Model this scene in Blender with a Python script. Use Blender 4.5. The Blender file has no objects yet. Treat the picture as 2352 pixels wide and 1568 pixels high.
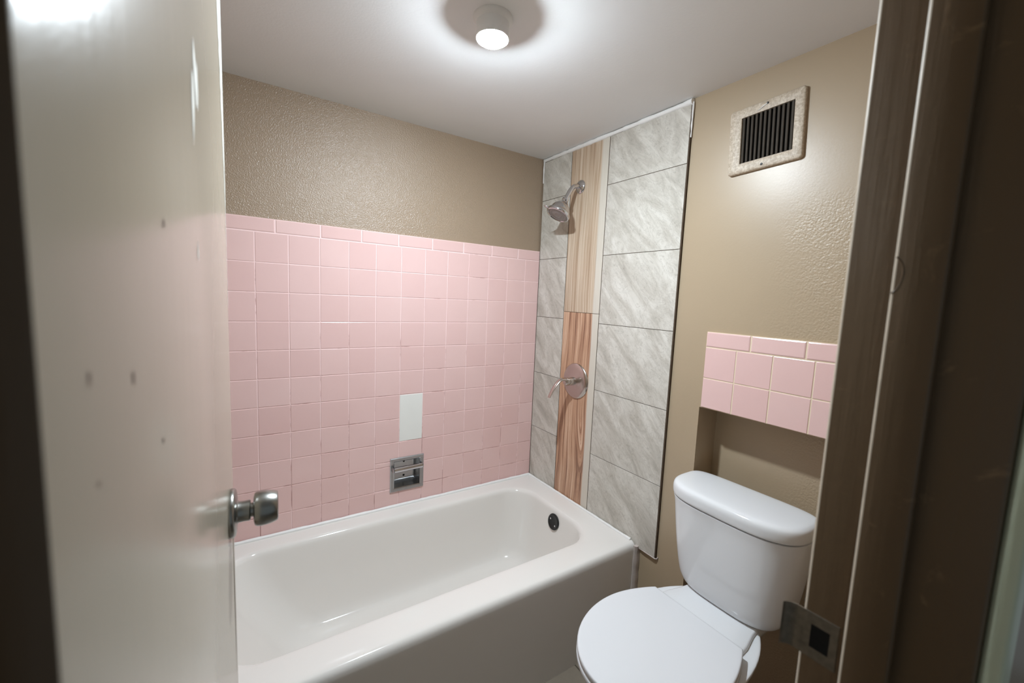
import bpy, bmesh, math, random
from mathutils import Vector, Matrix
random.seed(7)
C = bpy.context.scene.collection
SC = bpy.context.scene

# ------------------------------------------------------------------ helpers
def lin(c):
    out = []
    for v in c:
        v = v / 255.0
        out.append(v / 12.92 if v <= 0.04045 else ((v + 0.055) / 1.055) ** 2.4)
    return (out[0], out[1], out[2], 1.0)

class NT:
    """small node-tree builder"""
    def __init__(self, name):
        self.m = bpy.data.materials.new(name)
        self.m.use_nodes = True
        self.t = self.m.node_tree
        self.b = self.t.nodes['Principled BSDF']
    def n(self, typ, **kw):
        nd = self.t.nodes.new(typ)
        for k, v in kw.items():
            if k.startswith('_'):
                setattr(nd, k[1:], v)
            else:
                self.link(nd, k, v)
        return nd
    def link(self, nd, key, v):
        inp = nd.inputs[int(key[1:])] if key[0] == 'i' and key[1:].isdigit() else nd.inputs[key.replace('_', ' ')]
        if isinstance(v, bpy.types.NodeSocket):
            self.t.links.new(v, inp)
        else:
            inp.default_value = v
    def obj(self):
        return self.n('ShaderNodeTexCoord').outputs['Object']
    def island(self):
        return self.n('ShaderNodeNewGeometry').outputs['Random Per Island']
    def mapping(self, vec, loc=(0, 0, 0), rot=(0, 0, 0), scale=(1, 1, 1)):
        nd = self.n('ShaderNodeMapping')
        self.t.links.new(vec, nd.inputs['Vector'])
        nd.inputs['Location'].default_value = loc
        nd.inputs['Rotation'].default_value = rot
        nd.inputs['Scale'].default_value = scale
        return nd.outputs['Vector']
    def noise(self, vec, scale=5, detail=4, rough=.55, dist=0.):
        nd = self.n('ShaderNodeTexNoise')
        self.t.links.new(vec, nd.inputs['Vector'])
        nd.inputs['Scale'].default_value = scale
        nd.inputs['Detail'].default_value = detail
        nd.inputs['Roughness'].default_value = rough
        nd.inputs['Distortion'].default_value = dist
        return nd.outputs['Fac']
    def ramp(self, fac, stops):
        nd = self.n('ShaderNodeValToRGB')
        self.t.links.new(fac, nd.inputs['Fac'])
        el = nd.color_ramp.elements
        while len(el) < len(stops):
            el.new(0.5)
        for e, (p, c) in zip(el, stops):
            e.position = p
            e.color = c if len(c) == 4 else (c[0], c[1], c[2], 1)
        return nd.outputs['Color']
    def range(self, v, a, b, c=0., d=1.):
        nd = self.n('ShaderNodeMapRange')
        self.t.links.new(v, nd.inputs['Value'])
        for k, x in (('From Min', a), ('From Max', b), ('To Min', c), ('To Max', d)):
            nd.inputs[k].default_value = x
        return nd.outputs['Result']
    def math(self, op, a, b=0.):
        nd = self.n('ShaderNodeMath', _operation=op)
        for i, v in enumerate((a, b)):
            if isinstance(v, bpy.types.NodeSocket):
                self.t.links.new(v, nd.inputs[i])
            else:
                nd.inputs[i].default_value = v
        return nd.outputs[0]
    def mix(self, fac, a, b, blend='MIX'):
        nd = self.n('ShaderNodeMix', _data_type='RGBA', _blend_type=blend)
        for i, v in ((0, fac), (6, a), (7, b)):
            if isinstance(v, bpy.types.NodeSocket):
                self.t.links.new(v, nd.inputs[i])
            else:
                nd.inputs[i].default_value = v
        return nd.outputs[2]
    def sep(self, vec):
        nd = self.n('ShaderNodeSeparateXYZ')
        self.t.links.new(vec, nd.inputs[0])
        return nd.outputs
    def bump(self, h, strength=.3, dist=.001):
        nd = self.n('ShaderNodeBump')
        self.t.links.new(h, nd.inputs['Height'])
        if isinstance(strength, bpy.types.NodeSocket):
            self.t.links.new(strength, nd.inputs['Strength'])
        else:
            nd.inputs['Strength'].default_value = strength
        nd.inputs['Distance'].default_value = dist
        self.t.links.new(nd.outputs['Normal'], self.b.inputs['Normal'])
        return nd.outputs['Normal']
    def set(self, **kw):
        for k, v in kw.items():
            self.link(self.b, k, v)
        return self.m

def simple(name, rgb, rough=.5, metal=0., var=.05, nscale=30, bump=0., **kw):
    t = NT(name)
    o = t.obj()
    f = t.noise(o, nscale, 3)
    c = lin(rgb)
    dk = tuple(x * (1 - var) for x in c[:3]) + (1,)
    lt = tuple(min(1, x * (1 + var)) for x in c[:3]) + (1,)
    t.set(Base_Color=t.mix(f, dk, lt), Roughness=rough, Metallic=metal, **kw)
    if bump:
        t.bump(f, bump, .001)
    return t.m

# ------------------------------------------------------------------ materials
def paint(name, rgb, rough, peel, scale=200, patch=False, brush=False, marks=False):
    t = NT(name)
    o = t.obj()
    c = lin(rgb)
    big = t.noise(o, 2.5, 3)
    col = t.mix(big, tuple(x * .93 for x in c[:3]) + (1,), tuple(x * 1.06 for x in c[:3]) + (1,))
    if marks:
        mk = t.noise(o, 22, 6, .7, .6)
        col = t.mix(t.range(mk, .62, .72), col, tuple(x * 1.6 for x in c[:3]) + (1,))
    h = t.noise(o, scale, 2, .5)
    if brush:
        h2 = t.noise(t.mapping(o, scale=(90, 90, 4)), 1., 4, .6)
        h = t.math('ADD', t.math('MULTIPLY', h, .4), h2)
    st = peel
    if patch:
        s = t.sep(o)
        wob = t.noise(o, 9, 3)
        yv = t.math('ADD', s[1], t.math('MULTIPLY', wob, -.22))
        a = t.range(yv, -1.28, -1.40)
        b = t.range(s[2], 1.72, 1.60)
        st = t.math('ADD', t.math('MULTIPLY', t.math('MULTIPLY', a, b), .75), peel)
        h = t.math('ADD', h, t.math('MULTIPLY', t.noise(o, 14, 2), .6))
    t.set(Base_Color=col, Roughness=rough)
    t.bump(h, st, .0022)
    return t.m

PAINT = (155, 136, 115)
M = {}
M['paint_back'] = paint('paint_orange_peel', PAINT, .25, .9, 250)
M['paint_end'] = paint('paint_smooth', (169, 151, 126), .36, .07, 170, patch=True)
M['paint'] = paint('paint_walls', PAINT, .4, .3, 200)
M['jamb'] = paint('paint_jamb', (98, 78, 55), .38, .25, 60, brush=True, marks=True)
M['doorpaint'] = None
M['ceiling'] = paint('paint_ceiling', (226, 227, 227), .65, .12, 150)

def door_paint():
    t = NT('paint_door')
    o = t.obj()
    c = lin((172, 162, 145))
    big = t.noise(t.mapping(o, scale=(5, 5, 1.2)), 1., 3)
    col = t.mix(big, tuple(x * .94 for x in c[:3]) + (1,), tuple(x * 1.06 for x in c[:3]) + (1,))
    h2 = t.noise(t.mapping(o, scale=(55, 55, 5)), 1., 3, .6)
    h = t.math('ADD', t.math('MULTIPLY', t.noise(o, 260, 2), .35), h2)
    t.set(Base_Color=col, Roughness=.2)
    t.bump(h, .22, .0012)
    return t.m
M['doorpaint'] = door_paint()
M['speck'] = simple('dark_paint_speck', (92, 74, 58), .5)
M['chip'] = simple('chipped_white_primer', (226, 226, 218), .6, var=.08, nscale=120)

def pink():
    t = NT('pink_glazed_tile')
    o = t.obj()
    r = t.island()
    c = t.mix(r, lin((221, 187, 183)), lin((226, 195, 191)))
    c = t.mix(t.math('MULTIPLY', t.noise(o, 9, 4), .35), c, lin((214, 175, 171)))
    t.set(Base_Color=c, Roughness=.17)
    t.bump(t.noise(o, 26, 2), .10, .002)
    return t.m
M['pink'] = pink()

def grout():
    t = NT('pink_tile_grout')
    o = t.obj()
    s = t.sep(o)
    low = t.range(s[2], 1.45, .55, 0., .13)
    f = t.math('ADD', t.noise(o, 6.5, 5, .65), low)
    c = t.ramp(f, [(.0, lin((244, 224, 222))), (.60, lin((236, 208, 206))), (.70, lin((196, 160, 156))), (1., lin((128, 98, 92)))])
    t.set(Base_Color=c, Roughness=.7)
    return t.m
M['grout'] = grout()
M['cream_grout'] = simple('cream_grout', (222, 206, 180), .7)

def stone():
    t = NT('grey_veined_tile')
    o = t.obj()
    r = t.island()
    off = t.n('ShaderNodeCombineXYZ', X=t.math('MULTIPLY', r, 37.), Y=t.math('MULTIPLY', r, 13.), Z=t.math('MULTIPLY', r, 71.)).outputs[0]
    # turn so that veins run down and away from the back wall
    v = t.mapping(o, rot=(math.radians(-47), 0, 0))
    v = t.n('ShaderNodeVectorMath', _operation='ADD', i0=v, i1=off).outputs[0]
    wv = t.mapping(v, scale=(4, 4.6, 15))
    f = t.noise(wv, 1., 9, .66, .9)
    f2 = t.noise(t.mapping(v, scale=(6, 9, 30)), 1., 8, .7, 1.4)
    c = t.ramp(f, [(.26, lin((160, 155, 146))), (.42, lin((182, 177, 167))), (.55, lin((198, 194, 185))), (.72, lin((214, 211, 203)))])
    ridge = t.math('ABSOLUTE', t.math('SUBTRACT', f2, .5))
    c = t.mix(t.range(ridge, .022, .0, 0., .36), c, lin((134, 127, 117)))
    sp = t.noise(v, 60, 5, .7)
    c = t.mix(t.range(sp, .56, .74, 0., .45), c, lin((128, 121, 110)))
    t.set(Base_Color=c, Roughness=.32)
    t.bump(f, .15, .002)
    return t.m
M['stone'] = stone()

def wood():
    t = NT('wood_look_tile')
    o = t.obj()
    s = t.sep(o)
    r = t.math('MULTIPLY', t.math('GREATER_THAN', s[2], 1.3235), 1.)
    off = t.n('ShaderNodeCombineXYZ', X=t.math('MULTIPLY', r, 3.7), Y=t.math('MULTIPLY', r, .05), Z=t.math('MULTIPLY', r, 5.1)).outputs[0]
    v = t.n('ShaderNodeVectorMath', _operation='ADD', i0=o, i1=off).outputs[0]
    # gently wandering grain
    bend = t.noise(t.mapping(v, scale=(1, 5., 2.6)), 1., 1)
    yy = t.math('ADD', s[1], t.math('MULTIPLY', bend, .045))
    # one cathedral figure low in the bottom tile
    arch = t.math('MULTIPLY', t.range(s[2], .84, .56, 0., .034), t.math('SUBTRACT', 1., r))
    dy = t.math('ADD', yy, .368)
    fold = t.math('POWER', t.math('ADD', t.math('MULTIPLY', dy, dy), t.math('MULTIPLY', arch, arch)), .5)
    yy = t.n('ShaderNodeMix', _data_type='FLOAT', i0=t.math('SUBTRACT', 1., r), i2=yy, i3=fold).outputs[0]
    zz = t.sep(v)[2]
    vv = t.n('ShaderNodeCombineXYZ', X=yy, Y=t.math('MULTIPLY', zz, .016), Z=r).outputs[0]
    f = t.noise(vv, 62, 7, .72, .1)
    fine = t.noise(vv, 190, 3, .6)
    f = t.math('ADD', t.math('MULTIPLY', f, .82), t.math('MULTIPLY', fine, .18))
    c = t.ramp(f, [(.36, lin((98, 64, 46))), (.43, lin((144, 106, 84))), (.49, lin((178, 138, 110))), (.55, lin((198, 162, 134))), (.63, lin((220, 192, 168)))])
    up = t.ramp(f, [(.36, lin((140, 116, 94))), (.44, lin((172, 148, 124))), (.52, lin((188, 168, 146))), (.62, lin((206, 190, 170)))])
    c = t.mix(r, c, up)
    edge = t.math('ADD', s[1], t.math('MULTIPLY', t.noise(t.mapping(v, scale=(0, 0, 3.)), 1., 2), .012))
    c = t.mix(t.range(edge, -.412, -.420), c, t.mix(t.math('MULTIPLY', fine, .6), lin((208, 202, 190)), lin((188, 178, 164))))
    t.set(Base_Color=c, Roughness=.36)
    return t.m
M['wood'] = wood()
M['bed'] = simple('brown_mortar_edge', (74, 60, 46), .85, var=.35, nscale=90, bump=.3)
M['caulk'] = simple('white_caulk', (232, 232, 230), .4, var=.06, nscale=60, bump=.5)
M['greycaulk'] = simple('aged_caulk', (186, 176, 170), .5, var=.15, nscale=40, bump=.5)
M['filler'] = simple('white_filler_board', (226, 226, 221), .5, var=.03, nscale=15)
M['tub'] = simple('white_enamel', (225, 222, 217), .09, var=.015, nscale=3)
M['china'] = simple('white_vitreous_china', (221, 223, 225), .09, var=.012, nscale=3)
M['seatplastic'] = simple('white_seat_plastic', (216, 218, 221), .25, var=.01, nscale=4)
M['rubber'] = simple('black_rubber', (16, 17, 18), .35, var=.3, nscale=60)
M['black'] = simple('black_void', (6, 6, 6), .9)
M['chrome'] = simple('chrome', (205, 205, 208), .07, 1., var=.03)
M['nickel'] = simple('brushed_nickel', (196, 188, 182), .2, 1., var=.06, nscale=25)
M['knobmetal'] = simple('satin_grey_metal', (150, 150, 146), .28, 1., var=.08, nscale=20)
M['zinc'] = simple('dull_chromed_steel', (176, 178, 180), .22, 1., var=.12, nscale=35, bump=.05)
M['strike'] = simple('paint_flecked_steel', (128, 120, 108), .4, .6, var=.45, nscale=110, bump=.2)
M['nozzle'] = simple('grey_nozzle_face', (140, 138, 136), .35, .3, var=.4, nscale=260)

def ventpaint():
    t = NT('speckled_vent_paint')
    o = t.obj()
    c = t.mix(t.range(t.noise(o, 130, 4, .7), .38, .66), lin((168, 152, 132)), lin((206, 194, 176)))
    t.set(Base_Color=c, Roughness=.5)
    t.bump(t.noise(o, 160, 3), .4, .001)
    return t.m
M['vent'] = ventpaint()
M['slat'] = simple('dusty_dark_louver', (66, 60, 52), .65, var=.35, nscale=60)
M['plastic'] = simple('white_plastic', (225, 225, 225), .45, var=.01)

def floor_mat():
    t = NT('sheet_vinyl')
    o = t.obj()
    f = t.noise(o, 12, 5)
    c = t.mix(f, lin((116, 106, 94)), lin((140, 130, 116)))
    s = t.sep(o)
    gx = t.math('ABSOLUTE', t.math('SUBTRACT', t.math('FRACT', t.math('MULTIPLY', s[0], 3.28)), .5))
    gy = t.math('ABSOLUTE', t.math('SUBTRACT', t.math('FRACT', t.math('MULTIPLY', s[1], 3.28)), .5))
    g = t.range(t.math('MAXIMUM', gx, gy), .488, .494)
    t.set(Base_Color=t.mix(g, c, lin((80, 72, 62))), Roughness=.4)
    return t.m
M['floor'] = floor_mat()
M['pale_edge'] = simple('pale_bevel_paint', (196, 184, 166), .45, var=.2, nscale=60)  # paler tone for the bevels of the strike jamb and stop
M['casing'] = paint('paint_casing_pale', (208, 214, 188), .35, .3, 60, brush=True)
BULB_STR = 1500.0
def bulb_mat():
    t = NT('lit_bulb_glass')
    t.set(Base_Color=(.9, .9, .9, 1), Emission_Color=(.82, .92, 1., 1), Emission_Strength=BULB_STR)
    return t.m
M['bulb'] = bulb_mat()

# ------------------------------------------------------------------ mesh helpers
def new():
    return bmesh.new()

def box(bm, lo, hi, bev=0., seg=2, mi=0):
    lo = Vector(lo); hi = Vector(hi)
    r = bmesh.ops.create_cube(bm, size=1.0)
    vs = r['verts']
    d = hi - lo
    for v in vs:
        v.co = Vector((lo[i] + (v.co[i] + .5) * d[i] for i in range(3)))
    fs = set(f for v in vs for f in v.link_faces)
    for f in fs:
        f.material_index = mi
    if bev > 0:
        es = list(set(e for v in vs for e in v.link_edges))
        bmesh.ops.bevel(bm, geom=es, offset=bev, segments=seg, affect='EDGES', profile=.5)

def quad(bm, pts, mi=0):
    f = bm.faces.new([bm.verts.new(p) for p in pts])
    f.material_index = mi
    return f

def frame_of(ax):
    ax = Vector(ax).normalized()
    up = Vector((0, 0, 1)) if abs(ax.z) < .9 else Vector((1, 0, 0))
    a = ax.cross(up).normalized()
    return a, a.cross(ax).normalized(), ax

def lathe(bm, base, axis, prof, n=48, cap0=True, cap1=True):
    """prof: list of (radius, distance along axis)"""
    a, b, c = frame_of(axis)
    base = Vector(base)
    rings = []
    for r, t in prof:
        rings.append([bm.verts.new(base + c * t + (a * math.cos(2 * math.pi * i / n) + b * math.sin(2 * math.pi * i / n)) * max(r, 1e-5)) for i in range(n)])
    for p, q in zip(rings, rings[1:]):
        for i in range(n):
            bm.faces.new((p[i], p[(i + 1) % n], q[(i + 1) % n], q[i]))
    if cap0: bm.faces.new(rings[0][::-1])
    if cap1: bm.faces.new(rings[-1])

def catmull(pts, k):
    """smooth interpolation of a list of tuples"""
    out = []
    P = [Vector(p) for p in pts]
    for i in range(len(P) - 1):
        p0 = P[i - 1] if i else P[0] * 2 - P[1]
        p3 = P[i + 2] if i + 2 < len(P) else P[-1] * 2 - P[-2]
        for j in range(k):
            t = j / k
            out.append(.5 * ((2 * P[i]) + (P[i + 1] - p0) * t + (2 * p0 - 5 * P[i] + 4 * P[i + 1] - p3) * t * t + (3 * P[i] - p0 - 3 * P[i + 1] + p3) * t ** 3))
    out.append(P[-1])
    return out

def tube(bm, pts, radii, n=24, squash=None):
    """sweep a circle (or an ellipse: squash=(a,b) factors per point) along points"""
    P = [Vector(p) for p in pts]
    rings = []
    prev = None
    for i, p in enumerate(P):
        d = (P[min(i + 1, len(P) - 1)] - P[max(i - 1, 0)]).normalized()
        if prev is None:
            a, b, _ = frame_of(d)
        else:
            a = (prev - d * prev.dot(d)).normalized()
            b = a.cross(d).normalized()
        prev = a
        r = radii[i] if isinstance(radii, (list, tuple)) else radii
        sa, sb = squash[i] if squash else (1, 1)
        rings.append([bm.verts.new(p + a * (r * sa * math.cos(2 * math.pi * k / n)) + b * (r * sb * math.sin(2 * math.pi * k / n))) for k in range(n)])
    for p, q in zip(rings, rings[1:]):
        for i in range(n):
            bm.faces.new((p[i], p[(i + 1) % n], q[(i + 1) % n], q[i]))
    bm.faces.new(rings[0][::-1]); bm.faces.new(rings[-1])

def rrect(x0, x1, y0, y1, r, z, k=10, m=14):
    """rounded rectangle, counter-clockwise, always 4*(k+m) points"""
    r = min(r, (x1 - x0) / 2 - 1e-4, (y1 - y0) / 2 - 1e-4)
    cs = [(x1 - r, y0 + r, -90), (x1 - r, y1 - r, 0), (x0 + r, y1 - r, 90), (x0 + r, y0 + r, 180)]
    out = []
    for i, (cx, cy, a0) in enumerate(cs):
        arc = [Vector((cx + r * math.cos(math.radians(a0 + 90 * j / k)), cy + r * math.sin(math.radians(a0 + 90 * j / k)), z)) for j in range(k + 1)]
        nx, ny, na = cs[(i + 1) % 4]
        nxt = Vector((nx + r * math.cos(math.radians(na)), ny + r * math.sin(math.radians(na)), z))
        out += arc
        for j in range(1, m):
            out.append(arc[-1].lerp(nxt, j / m))
    return out

def loft(bm, rings, cap0=False, cap1=False, close=True):
    R = [[bm.verts.new(p) for p in r] for r in rings]
    n = len(R[0])
    for p, q in zip(R, R[1:]):
        for i in range(n if close else n - 1):
            bm.faces.new((p[i], p[(i + 1) % n], q[(i + 1) % n], q[i]))
    if cap0: bm.faces.new(R[0][::-1])
    if cap1: bm.faces.new(R[-1])
    return R

def wpos(o):
    p = Vector((0, 0, 0))
    while o:
        p += o.location
        o = o.parent
    return p

def obj(name, bm, mats, parent=None, loc=None, world=True, smooth=None, kind=None, label=None, cat=None):
    """link bm as ONE mesh object; with world=True the vertices are in world space and are moved to the object's own origin"""
    bmesh.ops.recalc_face_normals(bm, faces=bm.faces)
    o_loc = Vector(loc) if loc else Vector((0, 0, 0))
    base = (wpos(parent) if parent else Vector((0, 0, 0))) + o_loc
    if world:
        for v in bm.verts:
            v.co -= base
    me = bpy.data.meshes.new(name)
    bm.to_mesh(me); bm.free()
    for m in (mats if isinstance(mats, (list, tuple)) else [mats]):
        me.materials.append(m)
    o = bpy.data.objects.new(name, me)
    C.objects.link(o)
    o.location = o_loc
    if parent: o.parent = parent
    if smooth is not None:
        me.shade_smooth()
        if smooth < 180:
            me.set_sharp_from_angle(angle=math.radians(smooth))
    if kind: o['kind'] = kind
    if label: o['label'] = label
    if cat: o['category'] = cat
    return o

def thing(name, loc, label, cat, kind=None):
    o = bpy.data.objects.new(name, None)
    C.objects.link(o)
    o.location = loc
    o.empty_display_size = .05
    o['label'] = label; o['category'] = cat
    if kind: o['kind'] = kind
    return o

# ------------------------------------------------------------------ dimensions (metres)
ZC = 2.103            # ceiling
XL = -1.526           # wall at the other end of the tub
YF = -1.615           # bathroom face of the door wall
YH = -1.756           # hall face of the door wall
S = .1095             # pink tile pitch
Z0 = 1.579            # lower edge of the tile cap row
X0 = -.0906           # first vertical joint
JX = -.77             # strike jamb face
LX = -1.44            # hinge jamb face

# ------------------------------------------------------------------ room shell
bm = new(); box(bm, (-3.2, -3.2, -.05), (1.2, .15, 0)); obj('floor', bm, M['floor'], kind='structure', label='speckled sheet vinyl floor with square joints', cat='floor')
bm = new(); box(bm, (-3.2, -3.2, ZC), (1.2, .15, ZC + .05)); obj('ceiling', bm, M['ceiling'], kind='structure', label='white painted ceiling above the tub', cat='ceiling')

# back wall with an opening for the recessed paper holder
HO = (-.770, -.644, .487, .616)      # opening x0,x1,z0,z1
def holed(bm, y0, y1, x0, x1, z0, z1, h=HO):
    box(bm, (x0, y0, z0), (x1, y1, h[2])); box(bm, (x0, y0, h[3]), (x1, y1, z1))
    box(bm, (x0, y0, h[2]), (h[0], y1, h[3])); box(bm, (h[1], y0, h[2]), (x1, y1, h[3]))
bm = new(); holed(bm, .009, .12, XL - .1, .14, 0, ZC)
wb = obj('wall_back', bm, M['paint_back'], kind='structure', label='taupe painted wall with pink tile below, behind the bathtub', cat='wall')

def tiles(rects, face, axis, depth, gap, bev, name, mat, parent, tilt=.0025):
    """rects (a0,a1,z0,z1) on a wall; axis 'y': face at y=face towards -y; axis 'x': face at x=face towards -x"""
    bm = new()
    for a0, a1, z0, z1 in rects:
        a0 += gap / 2; a1 -= gap / 2; z0 += gap / 2; z1 -= gap / 2
        if a1 - a0 < .004 or z1 - z0 < .004: continue
        b = min(bev, (a1 - a0) / 4, (z1 - z0) / 4)
        ta = random.uniform(-tilt, tilt); tz = random.uniform(-tilt, tilt)
        ca = (a0 + a1) / 2; cz = (z0 + z1) / 2
        def P(a, z, d):
            f = face + d + (ta * (a - ca) + tz * (z - cz) if d < depth else 0)
            return (a, f, z) if axis == 'y' else (f, a, z)
        ins = [(0, depth), (0, b * .9), (b * .35, b * .3), (b, 0)]
        rings = []
        for e, d in ins:
            rings.append([bm.verts.new(P(a, z, d)) for a, z in ((a0 + e, z0 + e), (a1 - e, z0 + e), (a1 - e, z1 - e), (a0 + e, z1 - e))])
        for p, q in zip(rings, rings[1:]):
            for i in range(4):
                bm.faces.new((p[i], p[(i + 1) % 4], q[(i + 1) % 4], q[i]))
        bm.faces.new(rings[-1])
    return obj(name, bm, mat, parent)

def cut(r, h):
    a0, a1, z0, z1 = r
    x0, x1, y0, y1 = max(a0, h[0]), min(a1, h[1]), max(z0, h[2]), min(z1, h[3])
    if x0 >= x1 or y0 >= y1: return [r]
    out = []
    if z0 < y0: out.append((a0, a1, z0, y0))
    if y1 < z1: out.append((a0, a1, y1, z1))
    if a0 < x0: out.append((a0, x0, y0, y1))
    if x1 < a1: out.append((x1, a1, y0, y1))
    return out

xs = [-.0005] + [X0 - k * S for k in range(14)]
xs = [x for x in xs if x > XL] + [XL]
rects = []
for i in range(len(xs) - 1):
    for r in range(11):
        z1 = Z0 - r * S; z0 = max(z1 - S, .404)
        c = (xs[i + 1], xs[i], z0, z1)
        if i == 6 and r in (6, 7): continue
        rects += cut(c, HO)
tiles(rects, 0., 'y', .008, .0030, .0012, 'pink_tile_field', M['pink'], wb)
cx = [-.0005] + [-.1398 - .1555 * k for k in range(9)]
cx = [x for x in cx if x > XL] + [XL]
tiles([(cx[i + 1], cx[i], Z0, Z0 + .052) for i in range(len(cx) - 1)], -.0005, 'y', .009, .0024, .004, 'pink_cap_row', M['pink'], wb)
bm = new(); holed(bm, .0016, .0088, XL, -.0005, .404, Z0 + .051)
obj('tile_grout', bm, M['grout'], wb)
bm = new(); box(bm, (-.7465, .0004, .7045), (-.6392, .0028, .9205), .0012, 1)
obj('white_filler_panel', bm, M['filler'], wb)
o = bpy.data.objects['white_filler_panel']; o['label'] = 'smooth white patch where two pink tiles are missing'

# end wall with the niche behind the toilet
YN = -.9735; ZN = 1.0235
bm = new()
box(bm, (.010, YN, 0), (.145, .1, ZC))
box(bm, (.010, YF - .1, ZN), (.145, YN, ZC))
box(bm, (.125, YF - .1, 0), (.150, YN, ZN))
box(bm, (.010, YF - .1, 0), (.125, -1.52, ZN))
wr = obj('wall_right', bm, M['paint_end'], kind='structure', label='beige painted end wall holding the vent, shower tiles and toilet niche', cat='wall')
zl = [2.0845, 1.882, 1.5815, 1.2805, .979, .678, .385]
rc = []
for i in range(6):
    rc.append((-.8492, -.4645, zl[i + 1], zl[i])); rc.append((-.2195, -.0005, zl[i + 1] + (.006 if i < 5 else 0), zl[i] + (.006 if i else 0)))
tiles(rc, 0., 'x', .006, .0022, .0006, 'grey_tile_field', M['stone'], wr, .001)
tiles([(-.4625, -.2215, 1.3235, 2.0845), (-.4625, -.2215, .385, 1.3235)], 0., 'x', .006, .002, .0006, 'wood_look_tile_strip', M['wood'], wr, .001)
bpy.data.objects['wood_look_tile_strip']['label'] = 'vertical strip of brown wood-look tile'
bm = new(); box(bm, (.0015, -.8525, .3835), (.0105, -.0004, 2.088))
obj('mortar_bed', bm, M['bed'], wr)
bm = new()
tube(bm, [(.004, -.757, .3832), (.001, -.80, .3834), (.001, -.8515, .383), (.006, -.857, .3835), (.009, -.858, .390)], .0026, 10)
obj('tile_edge_trim', bm, M['greycaulk'], wr, smooth=60)
# caulk along the ceiling and down the corner
def bead(bm, pts, r, n=10, amp=.18, step=.02):
    P = []
    for a, b in zip(pts, pts[1:]):
        a = Vector(a); b = Vector(b); k = max(2, int((b - a).length / step))
        P += [a.lerp(b, i / k) for i in range(k)]
    P.append(Vector(pts[-1]))
    tube(bm, P, [r * (1 + random.uniform(-amp, amp)) for _ in P], n)
bm = new()
bead(bm, [(.002, -.001, 2.0935), (.002, -.852, 2.0915)], .0095)
bead(bm, [(-.0005, -.0005, 2.095), (-.0005, -.0005, 1.98)], .0035, 8, .3)
bead(bm, [(.004, -.853, 2.09), (.004, -.8525, 1.97)], .0036, 8, .3)
obj('white_caulk_line', bm, M['caulk'], wr, smooth=60)

# pink tiles above the niche
py = [-.981, -1.0897, -1.2012, -1.3127, -1.4242, -1.5357]
rc = []
for i in range(5):
    rc.append((max(py[i + 1], -1.52), py[i], 1.1310, 1.2385)); rc.append((max(py[i + 1], -1.52), py[i], 1.0265, 1.1310))
tiles(rc, 0.002, 'x', .008, .0034, .0013, 'pink_wall_tiles', M['pink'], wr)
cy = [-.981, -1.1315, -1.2868, -1.4421, -1.52]
tiles([(cy[i + 1], cy[i], 1.2385, 1.2925) for i in range(4)], .001, 'x', .009, .0028, .004, 'pink_wall_cap', M['pink'], wr)
bm = new(); box(bm, (.0034, -1.52, 1.0275), (.0102, -.9825, 1.2915)); obj('pink_wall_grout', bm, M['cream_grout'], wr)

bm = new(); box(bm, (XL - .1, -1.62, 0), (XL, .12, ZC))
obj('wall_left', bm, M['paint'], kind='structure', label='taupe wall at the foot of the tub behind the open door', cat='wall')
bm = new()
box(bm, (-3.0, YH, 0), (LX - .022, YF, ZC)); box(bm, (JX + .022, YH, 0), (1.1, YF, ZC)); box(bm, (LX - .022, YH, 2.062), (JX + .022, YF, ZC))
obj('wall_front', bm, M['paint'], kind='structure', label='wall with the doorway the view looks through', cat='wall')

# ------------------------------------------------------------------ door frame (strike side, hinge side, head)
t1 = thing('trim_1', (JX, (YF + YH) / 2, 0), 'dark brown strike-side door jamb with a strike plate', 'door frame', 'structure')
def mark_bevel(bm, x, y):  # gives the bevel faces at one edge the paler second material
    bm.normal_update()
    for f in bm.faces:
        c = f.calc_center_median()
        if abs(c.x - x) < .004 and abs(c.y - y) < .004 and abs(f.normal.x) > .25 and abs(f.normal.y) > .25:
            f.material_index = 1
bm = new(); box(bm, (JX, YH, 0), (JX + .022, YF + .0005, 2.04), .0032, 3); mark_bevel(bm, JX, YF); obj('jamb', bm, [M['jamb'], M['pale_edge']], t1, smooth=40)
bm = new(); box(bm, (JX - .012, -1.6995, 0), (JX + .001, -1.6585, 2.04), .0030, 3); mark_bevel(bm, JX - .012, -1.6585); so = obj('door_stop', bm, [M['jamb'], M['pale_edge']], t1, smooth=40)
bm = new(); tube(bm, catmull([(-.7822, -1.6605, 1.4363), (-.7824, -1.6650, 1.4300), (-.7824, -1.6672, 1.4215), (-.7824, -1.6660, 1.4097), (-.7824, -1.6625, 1.4017), (-.7822, -1.6585, 1.3994)], 6), .0007, 8)
obj('paint_curl', bm, M['jamb'], so, smooth=60)
# strike plate with its lip rolled past the jamb edge
bm = new()
x = JX - .0012
prof = [(-1.6520, 0), (-1.6200, 0), (-1.6135, .0002), (-1.6065, -.0004), (-1.6005, -.0030), (-1.5968, -.0075), (-1.5962, -.0100)]
prof = catmull([(a, b, 0) for a, b in prof], 4)
zt = 1.0125; zb = .9555
for sgn, dx in ((1, 0.), (-1, .0016)):
    pass
hy0, hy1, hz0, hz1 = -1.6440, -1.6245, .9690, .9985
def strip(y0, y1, z0, z1):
    box(bm, (x, y0, z0), (x + .0016, y1, z1))
strip(-1.652, hy0, zb, zt); strip(hy1, -1.6165, zb, zt); strip(hy0, hy1, hz1, zt); strip(hy0, hy1, zb, hz0)
lip = [Vector(p) for p in prof if p[0] > -1.6175]
ra = [bm.verts.new((x - abs(p.y) , p.x, zt)) for p in lip]; rb = [bm.verts.new((x - abs(p.y), p.x, zb)) for p in lip]
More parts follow.
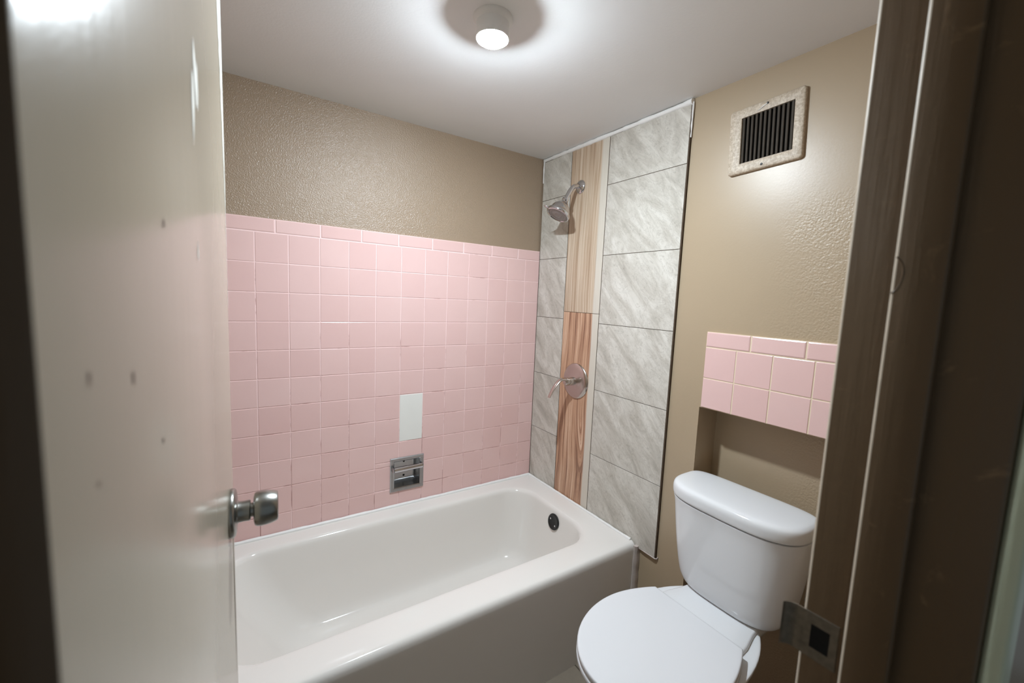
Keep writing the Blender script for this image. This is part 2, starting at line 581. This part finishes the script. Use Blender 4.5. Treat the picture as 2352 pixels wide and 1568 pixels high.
rc_ = [bm.verts.new((x - abs(p.y) + .0014, p.x - .0006, zt)) for p in lip]; rd = [bm.verts.new((x - abs(p.y) + .0014, p.x - .0006, zb)) for p in lip]
for i in range(len(lip) - 1):
    bm.faces.new((ra[i], ra[i + 1], rb[i + 1], rb[i])); bm.faces.new((rc_[i], rd[i], rd[i + 1], rc_[i + 1]))
    bm.faces.new((ra[i], rc_[i], rc_[i + 1], ra[i + 1])); bm.faces.new((rb[i], rb[i + 1], rd[i + 1], rd[i]))
bm.faces.new((ra[-1], rc_[-1], rd[-1], rb[-1]))
sp = obj('strike_plate', bm, M['strike'], t1); sp['label'] = 'scratched metal strike plate with a curved lip'
bm = new(); box(bm, (x + .0004, hy0, hz0), (x + .0012, hy1, hz1)); obj('latch_hole', bm, M['black'], sp)

t2 = thing('trim_2', (LX, (YF + YH) / 2, 0), 'hinge-side door jamb beside the open door', 'door frame', 'structure')
bm = new(); box(bm, (LX - .022, YH, 0), (LX, YF - .002, 2.04), .0022, 3); obj('jamb', bm, M['jamb'], t2, smooth=40)
bm = new(); box(bm, (LX - .001, -1.6995, 0), (LX + .012, -1.6585, 2.04), .0025, 3); obj('door_stop', bm, M['jamb'], t2, smooth=40)
bm = new(); box(bm, (LX, YH, 2.04), (JX, YF, 2.062), .002, 2)
obj('trim_3', bm, M['jamb'], kind='structure', label='head of the door frame above the doorway', cat='door frame')
bm = new(); box(bm, (JX + .007, YH - .016, 0), (JX + .070, YH, 2.10), .004, 3)
obj('trim_4', bm, M['casing'], kind='structure', smooth=40, label='pale casing on the hall face beside the strike jamb', cat='casing')
bm = new(); box(bm, (LX - .070, YH - .016, 0), (LX - .007, YH, 2.10), .004, 3)
obj('trim_5', bm, M['casing'], kind='structure', smooth=40, label='pale casing on the hall face beside the hinge jamb', cat='casing')

# ------------------------------------------------------------------ door, standing open
H = Vector((-1.4027, -1.613)); F = Vector((-1.363, -.94))
W = (F - H).length
ang = math.atan2(F.y - H.y, F.x - H.x)
door = thing('door_1', (H.x, H.y, 0), 'beige painted door standing open with a metal knob', 'door', 'structure')
door.rotation_euler = (0, 0, ang)
# local: X along the door width, -Y out of the visible face
bm = new()
box(bm, (0, 0, .012), (W, .035, 2.022), .0016, 2)
ch = []
def chip(pts):
    f = quad(bm, [(p[0], -.00035, p[1]) for p in pts], 1) if len(pts) == 4 else bm.faces.new([bm.verts.new((p[0], -.00035, p[1])) for p in pts])
    f.material_index = 1
N = 60
for i in range(N):                       # bare strip down the free edge
    za = 2.0 - i * .011; zb_ = za - .011
    def wd(z):
        s_ = max(0., min(1., (z - 1.42) / .36))
        return .0022 + .046 * s_ ** 1.6 + random.uniform(-.004, .004) * (.3 + s_)
    if i == 0: wa = wd(za)
    wb_ = wd(zb_)
    chip([(W - wa, za), (W - .0004, za), (W - .0004, zb_), (W - wb_, zb_)])
    wa = wb_
chip([(.366, 1.628), (.376, 1.610), (.384, 1.575), (.374, 1.560), (.366, 1.585), (.362, 1.607)])
chip([(.382, 1.612), (.388, 1.605), (.390, 1.580), (.384, 1.560), (.376, 1.572)])
chip([(.350, 1.590), (.358, 1.585), (.362, 1.562), (.356, 1.540), (.348, 1.515), (.345, 1.560)])
chip([(.352, 1.425), (.356, 1.412), (.354, 1.400), (.350, 1.408)])
for sx_, sz_, w_, h_ in ((.194, 1.4195, .0022, .0040), (.0418, 1.3370, .0010, .0042), (.1030, 1.3260, .0014, .0050), (.1652, 1.2703, .0020, .0022), (.0450, 1.2900, .0008, .0020)):
    f = bm.faces.new([bm.verts.new((sx_ + w_ * math.cos(a_) * random.uniform(.7, 1.1), -.0004, sz_ + h_ * math.sin(a_) * random.uniform(.7, 1.1))) for a_ in [math.pi * 2 * q / 10 for q in range(10)]])
    f.material_index = 2
# dark split in the paint of the free edge, below the knob
f = bm.faces.new([bm.verts.new(p) for p in ((W - .030, -.0004, .955), (W - .022, -.0004, .955), (W - .020, -.0004, .80), (W - .024, -.0004, .66), (W - .029, -.0004, .80))])
f.material_index = 2
bm.normal_update()
for f in bm.faces:
    if f.normal.x < -.5: f.material_index = 3  # hinge edge in the dark jamb colour, painting in its shade
obj('door_panel', bm, [M['doorpaint'], M['chip'], M['speck'], M['jamb']], door, world=False, smooth=40)
kx = W - .064; kz = .999
kn = bpy.data.objects.new('door_knob', None); C.objects.link(kn); kn.parent = door; kn.location = (kx, 0, kz)
bm = new()
lathe(bm, (0, 0, 0), (0, -1, 0), [(.0395, -.0005), (.0400, .002), (.0395, .0055), (.0375, .0078), (.033, .0090), (.020, .0098), (.0185, .0115)], 56)
o = obj('rosette', bm, M['knobmetal'], kn, world=False, smooth=35)
bm = new()
lathe(bm, (0, 0, 0), (0, -1, 0), [(.0182, .009), (.0172, .013), (.0168, .020), (.0172, .0275), (.0160, .0290), (.0120, .0292), (.0118, .0345)], 40)
obj('neck', bm, M['knobmetal'], kn, world=False, smooth=35)
bm = new()
lathe(bm, (0, 0, 0), (0, -1, 0), [(.0120, .0330), (.0200, .0336), (.0262, .0352), (.0284, .0385), (.0291, .0440), (.0288, .0520), (.0274, .0600), (.0252, .0668), (.0240, .0690), (.0215, .0700), (.012, .0704), (.001, .0705)], 56)
obj('knob', bm, M['knobmetal'], kn, world=False, smooth=35)

# ------------------------------------------------------------------ bathtub
tub = thing('bathtub', (-.76, -.38, 0), 'white enamel bathtub along the pink tiled wall', 'bathtub')
TX0, TX1 = XL + .001, -.0015
keys = [  # x0, x1, y0, y1, r, z
    (TX0, TX1, -.7600, -.0015, .004, .000), (TX0, TX1, -.7600, -.0015, .004, .150), (TX0, TX1, -.7600, -.0015, .004, .300),
    (TX0, TX1, -.7600, -.0015, .004, .362), (TX0, TX1, -.7594, -.0015, .005, .378), (TX0, TX1, -.7565, -.0015, .007, .3895),
    (TX0, TX1, -.7500, -.0015, .010, .3975), (TX0, TX1, -.7400, -.0018, .012, .4010), (TX0 + .002, TX1 - .003, -.718, -.0060, .020, .4020),
    (TX0 + .05, -.055, -.672, -.040, .07, .4000), (TX0 + .09, -.100, -.640, -.074, .115, .3965), (TX0 + .104, -.109, -.629, -.084, .122, .3920),
    (TX0 + .112, -.1145, -.622, -.0905, .124, .3830), (TX0 + .118, -.118, -.617, -.0945, .124, .3660), (TX0 + .145, -.128, -.608, -.104, .125, .300),
    (TX0 + .205, -.146, -.596, -.116, .125, .200), (TX0 + .265, -.168, -.582, -.130, .125, .120), (TX0 + .305, -.195, -.566, -.146, .120, .082),
    (TX0 + .350, -.235, -.540, -.172, .110, .064), (TX0 + .45, -.32, -.48, -.23, .09, .058), (TX0 + .6, -.55, -.40, -.32, .035, .056)]
fine = catmull([k for k in []] or [(0,), (0,)], 1) if False else None
def interp(keys, k):
    out = []
    n = len(keys)
    for i in range(n - 1):
        p0 = keys[max(i - 1, 0)]; p1 = keys[i]; p2 = keys[i + 1]; p3 = keys[min(i + 2, n - 1)]
        for j in range(k):
            t = j / k
            out.append(tuple(.5 * (2 * b + (c - a) * t + (2 * a - 5 * b + 4 * c - d) * t * t + (3 * b - a - 3 * c + d) * t ** 3) for a, b, c, d in zip(p0, p1, p2, p3)))
    out.append(keys[-1])
    return out
bm = new()
loft(bm, [rrect(a, b, c, d, max(r, .002), z, 12, 16) for a, b, c, d, r, z in interp(keys, 3)], False, True)
obj('tub_body', bm, M['tub'], tub, smooth=60)
# overflow opening: black gasket ring with two screws
oc = Vector((-.1262, -.3790, .3370)); on_ = Vector((-1, 0, .16)).normalized()
bm = new()
lathe(bm, oc - on_ * .004, on_, [(.036, 0), (.0375, .004), (.036, .0075), (.031, .0085), (.027, .006), (.010, .0055), (.001, .0055)], 40)
og = obj('overflow_gasket', bm, M['rubber'], tub, smooth=40); og['label'] = 'round black overflow opening without its plate'
a_, b_, _ = frame_of(on_)
for dy, dz in ((.016, .010), (-.016, -.014)):
    bm = new(); lathe(bm, oc + Vector((0, dy, dz)) + on_ * .001, on_, [(.0042, 0), (.0042, .0035), (.003, .0048), (.0008, .005)], 16)
    obj('screw', bm, M['chrome'], og, smooth=40)
# drain in the floor of the tub
bm = new(); lathe(bm, (-.30, -.36, .0575), (0, 0, 1), [(.038, 0), (.038, .0025), (.034, .0035), (.029, .002), (.026, -.0005), (.001, -.0005)], 40)
obj('drain', bm, M['chrome'], tub, smooth=40)
bm = new()
bead(bm, [(TX0, -.0085, .4035), (-.009, -.0085, .4035)], .0078, 10, .12)
bead(bm, [(-.008, -.004, .4035), (-.008, -.735, .4030)], .0065, 10, .12)
obj('rim_caulk', bm, M['caulk'], tub, smooth=70)
bm = new()
P = []
for i in range(21):
    z = .392 * (1 - i / 20)
    e = random.uniform(-.0012, .0012)
    P.append([Vector((.0085, -.757, z)), Vector((-.0150 + e, -.757, z)), Vector((-.0165 + e, -.7655, z)), Vector((-.0100 + e, -.7720, z)), Vector((-.002, -.7725 + e, z)), Vector((.0085, -.7730 + e, z))])
loft(bm, P, True, True)
obj('apron_caulk', bm, M['greycaulk'], tub, smooth=50)

# ------------------------------------------------------------------ toilet
TY = -1.150
TSIZE, TPOS = .96, Vector((-.0539, -.0723, .0551))     # compact model, standing clear of the wall
def fit(bm):
    for v in bm.verts:
        v.co = v.co * TSIZE + TPOS
    return bm
toi = thing('toilet', (-.29, TY - .026, 0), 'white toilet with closed lid standing in the wall niche', 'toilet')
def sup(xb, xf, hy, z, nb=5.0, nf=2.6, n=72, yc=TY, bow=.0):
    """tank outline: squarish at the back (+x), softly rounded and bowed at the front (-x)"""
    out = []
    xm = xb - (xb - xf) * .42
    for i in range(n):
        a = 2 * math.pi * i / n
        c, s = math.cos(a), math.sin(a)
        e = nb if c > 0 else nf
        x = xm + (xb - xm if c > 0 else xm - xf) * math.copysign(abs(c) ** (2 / e), c)
        y = yc + hy * math.copysign(abs(s) ** (2 / (3.4 if c <= 0 else e)), s)
        out.append(Vector((x, y, z)))
    return out
tk = [  # xb, xf, hy, z
    (.060, -.030, .105, .4080), (.070, -.062, .135, .4110), (.074, -.080, .152, .4200), (.078, -.090, .165, .4380), (.081, -.097, .174, .465), (.084, -.106, .185, .530), (.087, -.114, .195, .610),
    (.089, -.120, .203, .690), (.0905, -.1245, .2075, .7200), (.0905, -.1245, .2075, .7228), (.087, -.120, .203, .7238), (.074, -.104, .187, .7240)]
bm = new(); loft(bm, [sup(a, b, c, z) for a, b, c, z in interp(tk, 3)], True, True)
obj('tank', fit(bm), M['china'], toi, smooth=60)
ld = [(.074, -.104, .187, .7286), (.0895, -.1240, .2070, .7288), (.0912, -.1270, .2095, .7300), (.0918, -.1285, .2112, .7360), (.0920, -.1290, .2120, .7460), (.0916, -.1284, .2116, .7570), (.0895, -.1250, .2090, .7660), (.0850, -.1180, .2030, .7715), (.0780, -.1070, .1940, .7745), (.060, -.080, .165, .7765), (.02, -.03, .09, .7775)]
bm = new(); loft(bm, [sup(a, b, c, z) for a, b, c, z in interp(ld, 3)], True, True)
obj('tank_lid', fit(bm), M['china'], toi, smooth=60)
def seat_ring(xback, xwide, xfront, hb, hw, z, grow=0.):
    """closed outline: straight back edge, widening to hw at xwide, elliptical nose to xfront"""
    pts = []
    nside = 14
    def half(t):                       # back corner to widest point
        x = xback + (xwide - xback) * t
        y = hb + (hw - hb) * math.sin(t * math.pi / 2) ** .9
        return x - grow * 0, y
    right = [half(i / nside) for i in range(nside)]
    nose = [(xwide - (xwide - xfront) * math.sin(a), hw * math.cos(a)) for a in [math.pi / 2 * i / 20 for i in range(20)]]
    hl = right + nose + [(xfront, 0.)]
    loop = [(x, y) for x, y in hl] + [(x, -y) for x, y in hl[-2::-1]]
    nb = 10
    back = [(xback, -hb + 2 * hb * j / nb) for j in range(1, nb)]
    loop += back
    out = []
    for x, y in loop:
        cx_ = (xback + xfront) / 2
        sx = 1 + grow / abs(xback - cx_); sy = 1 + grow / hw
        out.append(Vector((cx_ + (x - cx_) * sx, TY + y * sy, z)))
    return out
SB, SWX, SF = -.199, -.375, -.625
def slab(name, z0, z1, g, rnd, mat):
    bm = new()
    R = [(g - rnd, z0), (g - rnd * .3, z0 + rnd * .3), (g, z0 + rnd), (g, z1 - rnd), (g - rnd * .3, z1 - rnd * .3), (g - rnd, z1 - rnd * .04), (g - rnd * 2.5, z1), (g - .06, z1 + .0006)]
    loft(bm, [seat_ring(SB, SWX, SF, .146, .194, z, gg) for gg, z in R], True, True)
    return obj(name, fit(bm), mat, toi, smooth=60)
slab('seat_lid', .4235, .4400, 0., .004, M['seatplastic'])
slab('seat', .4035, .4215, .001, .005, M['seatplastic'])
# bowl, deck and pedestal in one body of china
bk = [  # xb, xf, hy, z
    (.02, -.48, .105, -.0574), (.02, -.485, .108, -.044), (.02, -.47, .098, .05), (.02, -.46, .096, .12), (.02, -.475, .105, .20), (.02, -.53, .140, .28), (.018, -.585, .170, .34), (.014, -.610, .184, .380), (.012, -.618, .188, .398), (.010, -.612, .184, .4030), (.008, -.58, .165, .4035), (-.05, -.42, .09, .4035)]
def bowl(xb, xf, hy, z, n=72):
    out = []
    for i in range(n):
        a = 2 * math.pi * i / n
        c, s = math.cos(a), math.sin(a)
        xm = -.33 if xf < -.4 else (xb + xf) / 2
        x = xm + (xb - xm if c > 0 else xm - xf) * math.copysign(abs(c) ** (1. if c <= 0 else .62), c)
        k = 1.0 if c <= 0 else 1 - .30 * min(1, c ** 1.4)
        y = TY + hy * k * math.copysign(abs(s) ** (1. if c <= 0 else .62), s)
        out.append(Vector((x, y, z)))
    return out
bm = new(); loft(bm, [bowl(*k) for k in interp(bk, 3)], True, True)
obj('bowl', fit(bm), M['china'], toi, smooth=60)
bm = new()
dk = [(-.29, .068, .128, .000, .02), ]
R = []
for g, z in ((-.012, .3600), (-.003, .3750), (0., .3900), (0., .4085), (-.0015, .4135), (-.006, .4160), (-.05, .4163)):
    pts = []
    for px, hy in ((.060, .118), (-.060, .118), (-.090, .122), (-.150, .136), (-.230, .142)):
        pts.append((px, hy))
    loop = [(px + (g if px > -.2 else -g) * .5, hy + g) for px, hy in pts]
    loop = [(a, -b) for a, b in loop[::-1]] + loop
    # resample
    out = []
    for i in range(len(loop)):
        p, q = loop[i], loop[(i + 1) % len(loop)]
        for j in range(8):
            out.append(Vector((p[0] + (q[0] - p[0]) * j / 8, TY + p[1] + (q[1] - p[1]) * j / 8, z)))
    R.append(out)
loft(bm, R, True, True)
obj('tank_deck', fit(bm), M['china'], toi, smooth=50)

# ------------------------------------------------------------------ shower head
SY, SZ = -.293, 1.907
sh = thing('shower', (0, SY, SZ), 'chrome shower head on a bent arm, high on the wood-look tile strip', 'shower head')
bm = new(); lathe(bm, (.001, SY, SZ), (-1, 0, 0), [(.0315, 0), (.0318, .002), (.030, .006), (.023, .0105), (.0135, .0135), (.011, .014)], 48)
obj('flange', bm, M['chrome'], sh, smooth=40)
ap = catmull([(0, SY, SZ), (-.026, SY, SZ - .001), (-.045, SY, SZ - .008), (-.062, SY, SZ - .027), (-.078, SY, SZ - .054), (-.0885, SY, SZ - .072)], 8)
bm = new(); tube(bm, ap, .0105, 28); obj('arm', bm, M['chrome'], sh, smooth=60)
hx = Vector((-.0885, SY, SZ - .072)); ha = Vector((-.47, .02, -.88)).normalized()
bm = new()
lathe(bm, hx - ha * .006, ha, [(.0125, 0), (.0155, .002), (.0155, .012), (.0130, .015), (.0160, .019), (.0205, .024), (.0215, .027), (.0260, .031), (.0355, .041), (.0425, .053), (.0460, .064), (.0478, .070), (.0520, .074), (.0555, .0785), (.0562, .0850), (.0540, .0900), (.0490, .0920), (.0465, .0895)], 56, True, False)
obj('bell', bm, M['chrome'], sh, smooth=35)
bm = new()
lathe(bm, hx - ha * .006, ha, [(.0470, .0840), (.0470, .0885), (.0440, .0905), (.0350, .0910), (.0330, .0900), (.0315, .0908), (.0150, .0914), (.0135, .0904), (.001, .0908)], 56)
fp = obj('spray_face', bm, M['nozzle'], sh, smooth=35)
# spray-setting tab that sticks out of the rim
bm = new()
side = Vector((-.80, .42, .43)); side = (side - ha * side.dot(ha)).normalized()
c0 = hx + ha * .074
tube(bm, [c0 + side * .046, c0 + side * .060 + ha * .002, c0 + side * .072 + ha * .002, c0 + side * .076 + ha * .002], [.012, .010, .007, .003], 16, [(1, .45)] * 4)
obj('setting_tab', bm, M['chrome'], sh, smooth=60)

# ------------------------------------------------------------------ shower valve
VY, VZ = -.338, .996
sv = thing('shower_valve', (0, VY, VZ), 'brushed metal lever valve on a round plate above the tub', 'shower valve')
bm = new(); lathe(bm, (.0005, VY, VZ), (-1, 0, 0), [(.0850, 0), (.0855, .002), (.0840, .0055), (.0800, .0085), (.0650, .0115), (.0450, .0140), (.0280, .0160), (.0240, .0175)], 72)
obj('escutcheon', bm, M['nickel'], sv, smooth=35)
bm = new(); lathe(bm, (0, VY, VZ), (-1, 0, 0), [(.0195, .012), (.0195, .044), (.0185, .0455), (.0180, .0470), (.0192, .0485), (.0190, .060), (.0165, .066), (.010, .070), (.001, .071)], 40)
obj('sleeve', bm, M['nickel'], sv, smooth=35)
lp = catmull([(-.050, VY, VZ + .006), (-.072, VY, VZ + .0125), (-.095, VY + .001, VZ + .0105), (-.118, VY + .002, VZ - .008), (-.138, VY + .003, VZ - .034), (-.152, VY + .004, VZ - .058), (-.157, VY + .004, VZ - .069)], 6)
n_ = len(lp)
bm = new()
tube(bm, lp, [.0160 * (1 - .40 * i / (n_ - 1)) for i in range(n_)], 24, [(1., .62 - .40 * i / (n_ - 1)) for i in range(n_)])
obj('lever', bm, M['nickel'], sv, smooth=60)

# ------------------------------------------------------------------ recessed paper holder
ph = thing('toilet_paper_holder', (-.7072, 0, .549), 'recessed chrome toilet paper holder without a roll, low in the pink tiles', 'paper holder')
fx0, fx1, fz0, fz1 = -.7880, -.6288, .4695, .6295
bm = new()
def rr4(x0, x1, z0, z1, y):
    return [Vector((x0, y, z0)), Vector((x1, y, z0)), Vector((x1, y, z1)), Vector((x0, y, z1))]
loft(bm, [rr4(fx0, fx1, fz0, fz1, .001), rr4(fx0, fx1, fz0, fz1, -.0035), rr4(fx0 + .003, fx1 - .003, fz0 + .003, fz1 - .003, -.0062), rr4(fx0 + .012, fx1 - .012, fz0 + .012, fz1 - .012, -.0062), rr4(fx0 + .0185, fx1 - .0185, fz0 + .0185, fz1 - .0185, -.0030), rr4(fx0 + .0195, fx1 - .0195, fz0 + .0195, fz1 - .0195, .002), rr4(fx0 + .0195, fx1 - .0195, fz0 + .0195, fz1 - .0195, .006)])
obj('frame', bm, M['zinc'], ph, smooth=30)
bx0, bx1, bz0, bz1 = fx0 + .0195, fx1 - .0195, fz0 + .0195, fz1 - .0195
bm = new()
ring = []
for k in range(9):          # curved dish
    a = math.pi / 2 * k / 8
    e = .014 * (1 - math.cos(a)); y = .004 + .052 * math.sin(a)
    ring.append([Vector((p.x, y, p.z)) for p in rrect(bx0 + e, bx1 - e, bz0 + e, bz1 - e, .006 + .01 * k / 8, 0, 5, 5)] if False else rr4(bx0 + e, bx1 - e, bz0 + e * 1.4, bz1 - e * 1.2, y))
loft(bm, ring, False, True)
rp = obj('recess', bm, M['zinc'], ph, smooth=40)
for zz in (.585, .516):
    bm = new(); lathe(bm, (-.7050, .0562, zz), (0, -1, 0), [(.0048, 0), (.0048, .0012), (.002, .0018), (.0005, .0018)], 16)
    obj('screw_hole', bm, M['black'], rp, smooth=40)
bm = new()
tube(bm, [(-.7765, -.020, .5795), (-.7755, -.020, .5795), (-.7755, -.020, .5795), (-.712, -.020, .5805), (-.7119, -.020, .5805), (-.6425, -.020, .5815), (-.6420, -.020, .5815)], [.008, .0125, .0125, .0125, .0115, .0115, .008], 28)
obj('roller', bm, M['chrome'], ph, smooth=40)
for sx, x_ in ((1, -.7790), (-1, -.6405)):
    bm = new()
    box(bm, (x_ - .0028, -.030, .5700), (x_ + .0028, -.0020, .5920), .0022, 2)
    obj('roller_post', bm, M['zinc'], ph, smooth=40)

# ------------------------------------------------------------------ exhaust vent
vr = math.radians(-2.2)
vent = thing('vent_grille', (0, -1.1085, 1.9060), 'square beige exhaust vent cover with dark slats, high on the beige wall', 'vent')
vent.rotation_euler = (vr, 0, 0)
vh, vv_ = .1085, .1000       # half sizes (y, z) of the cover
gh, gv = .0760, .0700
bm = new()
def vr4(hy, hz, r, x_, dy=0., dz=0.):
    return [Vector((x_, p.x, p.y)) for p in rrect(-hy + dy, hy + dy, -hz + dz, hz + dz, r, 0, 8, 6)]
loft(bm, [vr4(vh, vv_, .010, .0098), vr4(vh, vv_, .010, .0010), vr4(vh - .0015, vv_ - .0015, .009, -.0015), vr4(vh - .004, vv_ - .004, .008, -.0028),
          vr4(gh + .001, gv + .001, .0015, -.0030, -.0060, 0.), vr4(gh, gv, .001, -.0024, -.0060, 0.), vr4(gh, gv, .001, .0060, -.0060, 0.)])
obj('cover', bm, M['vent'], vent, world=False, smooth=35)
bm = new(); box(bm, (.0062, -gh - .008, -gv - .003), (.0090, gh - .003, gv + .003)); obj('duct_back', bm, M['black'], vent, world=False)
NS = 12
pitch = 2 * gh / NS
for i in range(NS):
    y0 = -.0060 - gh + (i + .5) * pitch
    bm = new()
    a = math.radians(58)
    d = Vector((math.cos(a), math.sin(a), 0)); nrm = Vector((-d.y, d.x, 0))
    L = .0046; T = .0011
    c0 = Vector((.0012, y0, 0))
    sec = [c0 - d * L - nrm * T, c0 + d * L - nrm * T, c0 + d * L + nrm * T, c0 - d * L + nrm * T]
    loft(bm, [[p + Vector((0, 0, -gv)) for p in sec], [p + Vector((0, 0, gv)) for p in sec]], True, True)
    obj('louver_slat', bm, M['slat'], vent, world=False)
for yy, zz in ((-.006, .0885), (.0015, -.0885)):
    bm = new(); lathe(bm, (-.0025, yy, zz), (-1, 0, 0), [(.0036, 0), (.0036, .0012), (.0022, .002), (.0005, .002)], 16)
    obj('screw', bm, M['rubber'], vent, world=False, smooth=40)
bm = new()
tube(bm, [(-.0040, -.006, .0880), (-.0042, .006, .0830), (-.0042, .022, .0740)], [.0012, .0018, .0004], 8)
obj('scratch_ridge', bm, M['caulk'], vent, world=False, smooth=60)

# ------------------------------------------------------------------ ceiling lamp
LXp, LYp = -.775, -.785
lamp = thing('ceiling_lamp', (LXp, LYp, ZC), 'small lit ceiling lamp over the bathroom floor', 'lamp')
bm = new(); lathe(bm, (LXp, LYp, ZC), (0, 0, -1), [(.052, 0), (.052, .005), (.048, .010), (.0435, .014), (.0430, .0510), (.0420, .0522), (.0408, .050), (.0405, .038), (.001, .038)], 48)
obj('lamp_base', bm, M['plastic'], lamp, smooth=40)
bm = new(); lathe(bm, (LXp, LYp, ZC - .0385), (0, 0, -1), [(.0395, 0), (.0395, .006), (.0378, .013), (.0325, .0200), (.0235, .0250), (.0120, .0275), (.0005, .0280)], 48)
obj('lit_diffuser', bm, M['bulb'], lamp, smooth=60)

# ------------------------------------------------------------------ world, camera, view
w = bpy.data.worlds.new('hall_light'); SC.world = w
w.use_nodes = True
bg = w.node_tree.nodes['Background']
bg.inputs['Color'].default_value = (.80, .92, 1.0, 1)
bg.inputs['Strength'].default_value = .22

cam = bpy.data.cameras.new('camera'); co = bpy.data.objects.new('camera', cam); C.objects.link(co)
R = [[0.8362250943981928, -0.5467068313664396, 0.04288626861829957], [-0.020955655804238277, -0.11000441698646528, -0.9937101633440619], [0.5479858136745401, 0.8300666652629385, -0.10344505416266593]]
m3 = Matrix((R[0], [-v for v in R[1]], [-v for v in R[2]])).transposed()
co.matrix_world = Matrix.Translation((-1.34773894, -1.80826261, 1.37740758)) @ m3.to_4x4()
cam.sensor_width = 36.0; cam.sensor_fit = 'HORIZONTAL'
cam.lens = 955.03 / 2352 * 36.0
cam.clip_start = .01
cam.dof.use_dof = True
cam.dof.focus_distance = 1.7
cam.dof.aperture_fstop = 3.6
SC.camera = co
vs = SC.view_settings
SC.display_settings.display_device = 'sRGB'
vs.view_transform = 'Standard'; vs.look = 'None'; vs.gamma = 1.0; vs.exposure = 0.0; vs.use_curve_mapping = False
SC.cycles.use_denoising = True
SC.cycles.max_bounces = 14
SC.cycles.diffuse_bounces = 8
SC.cycles.glossy_bounces = 8
SC.cycles.sample_clamp_indirect = 6.0
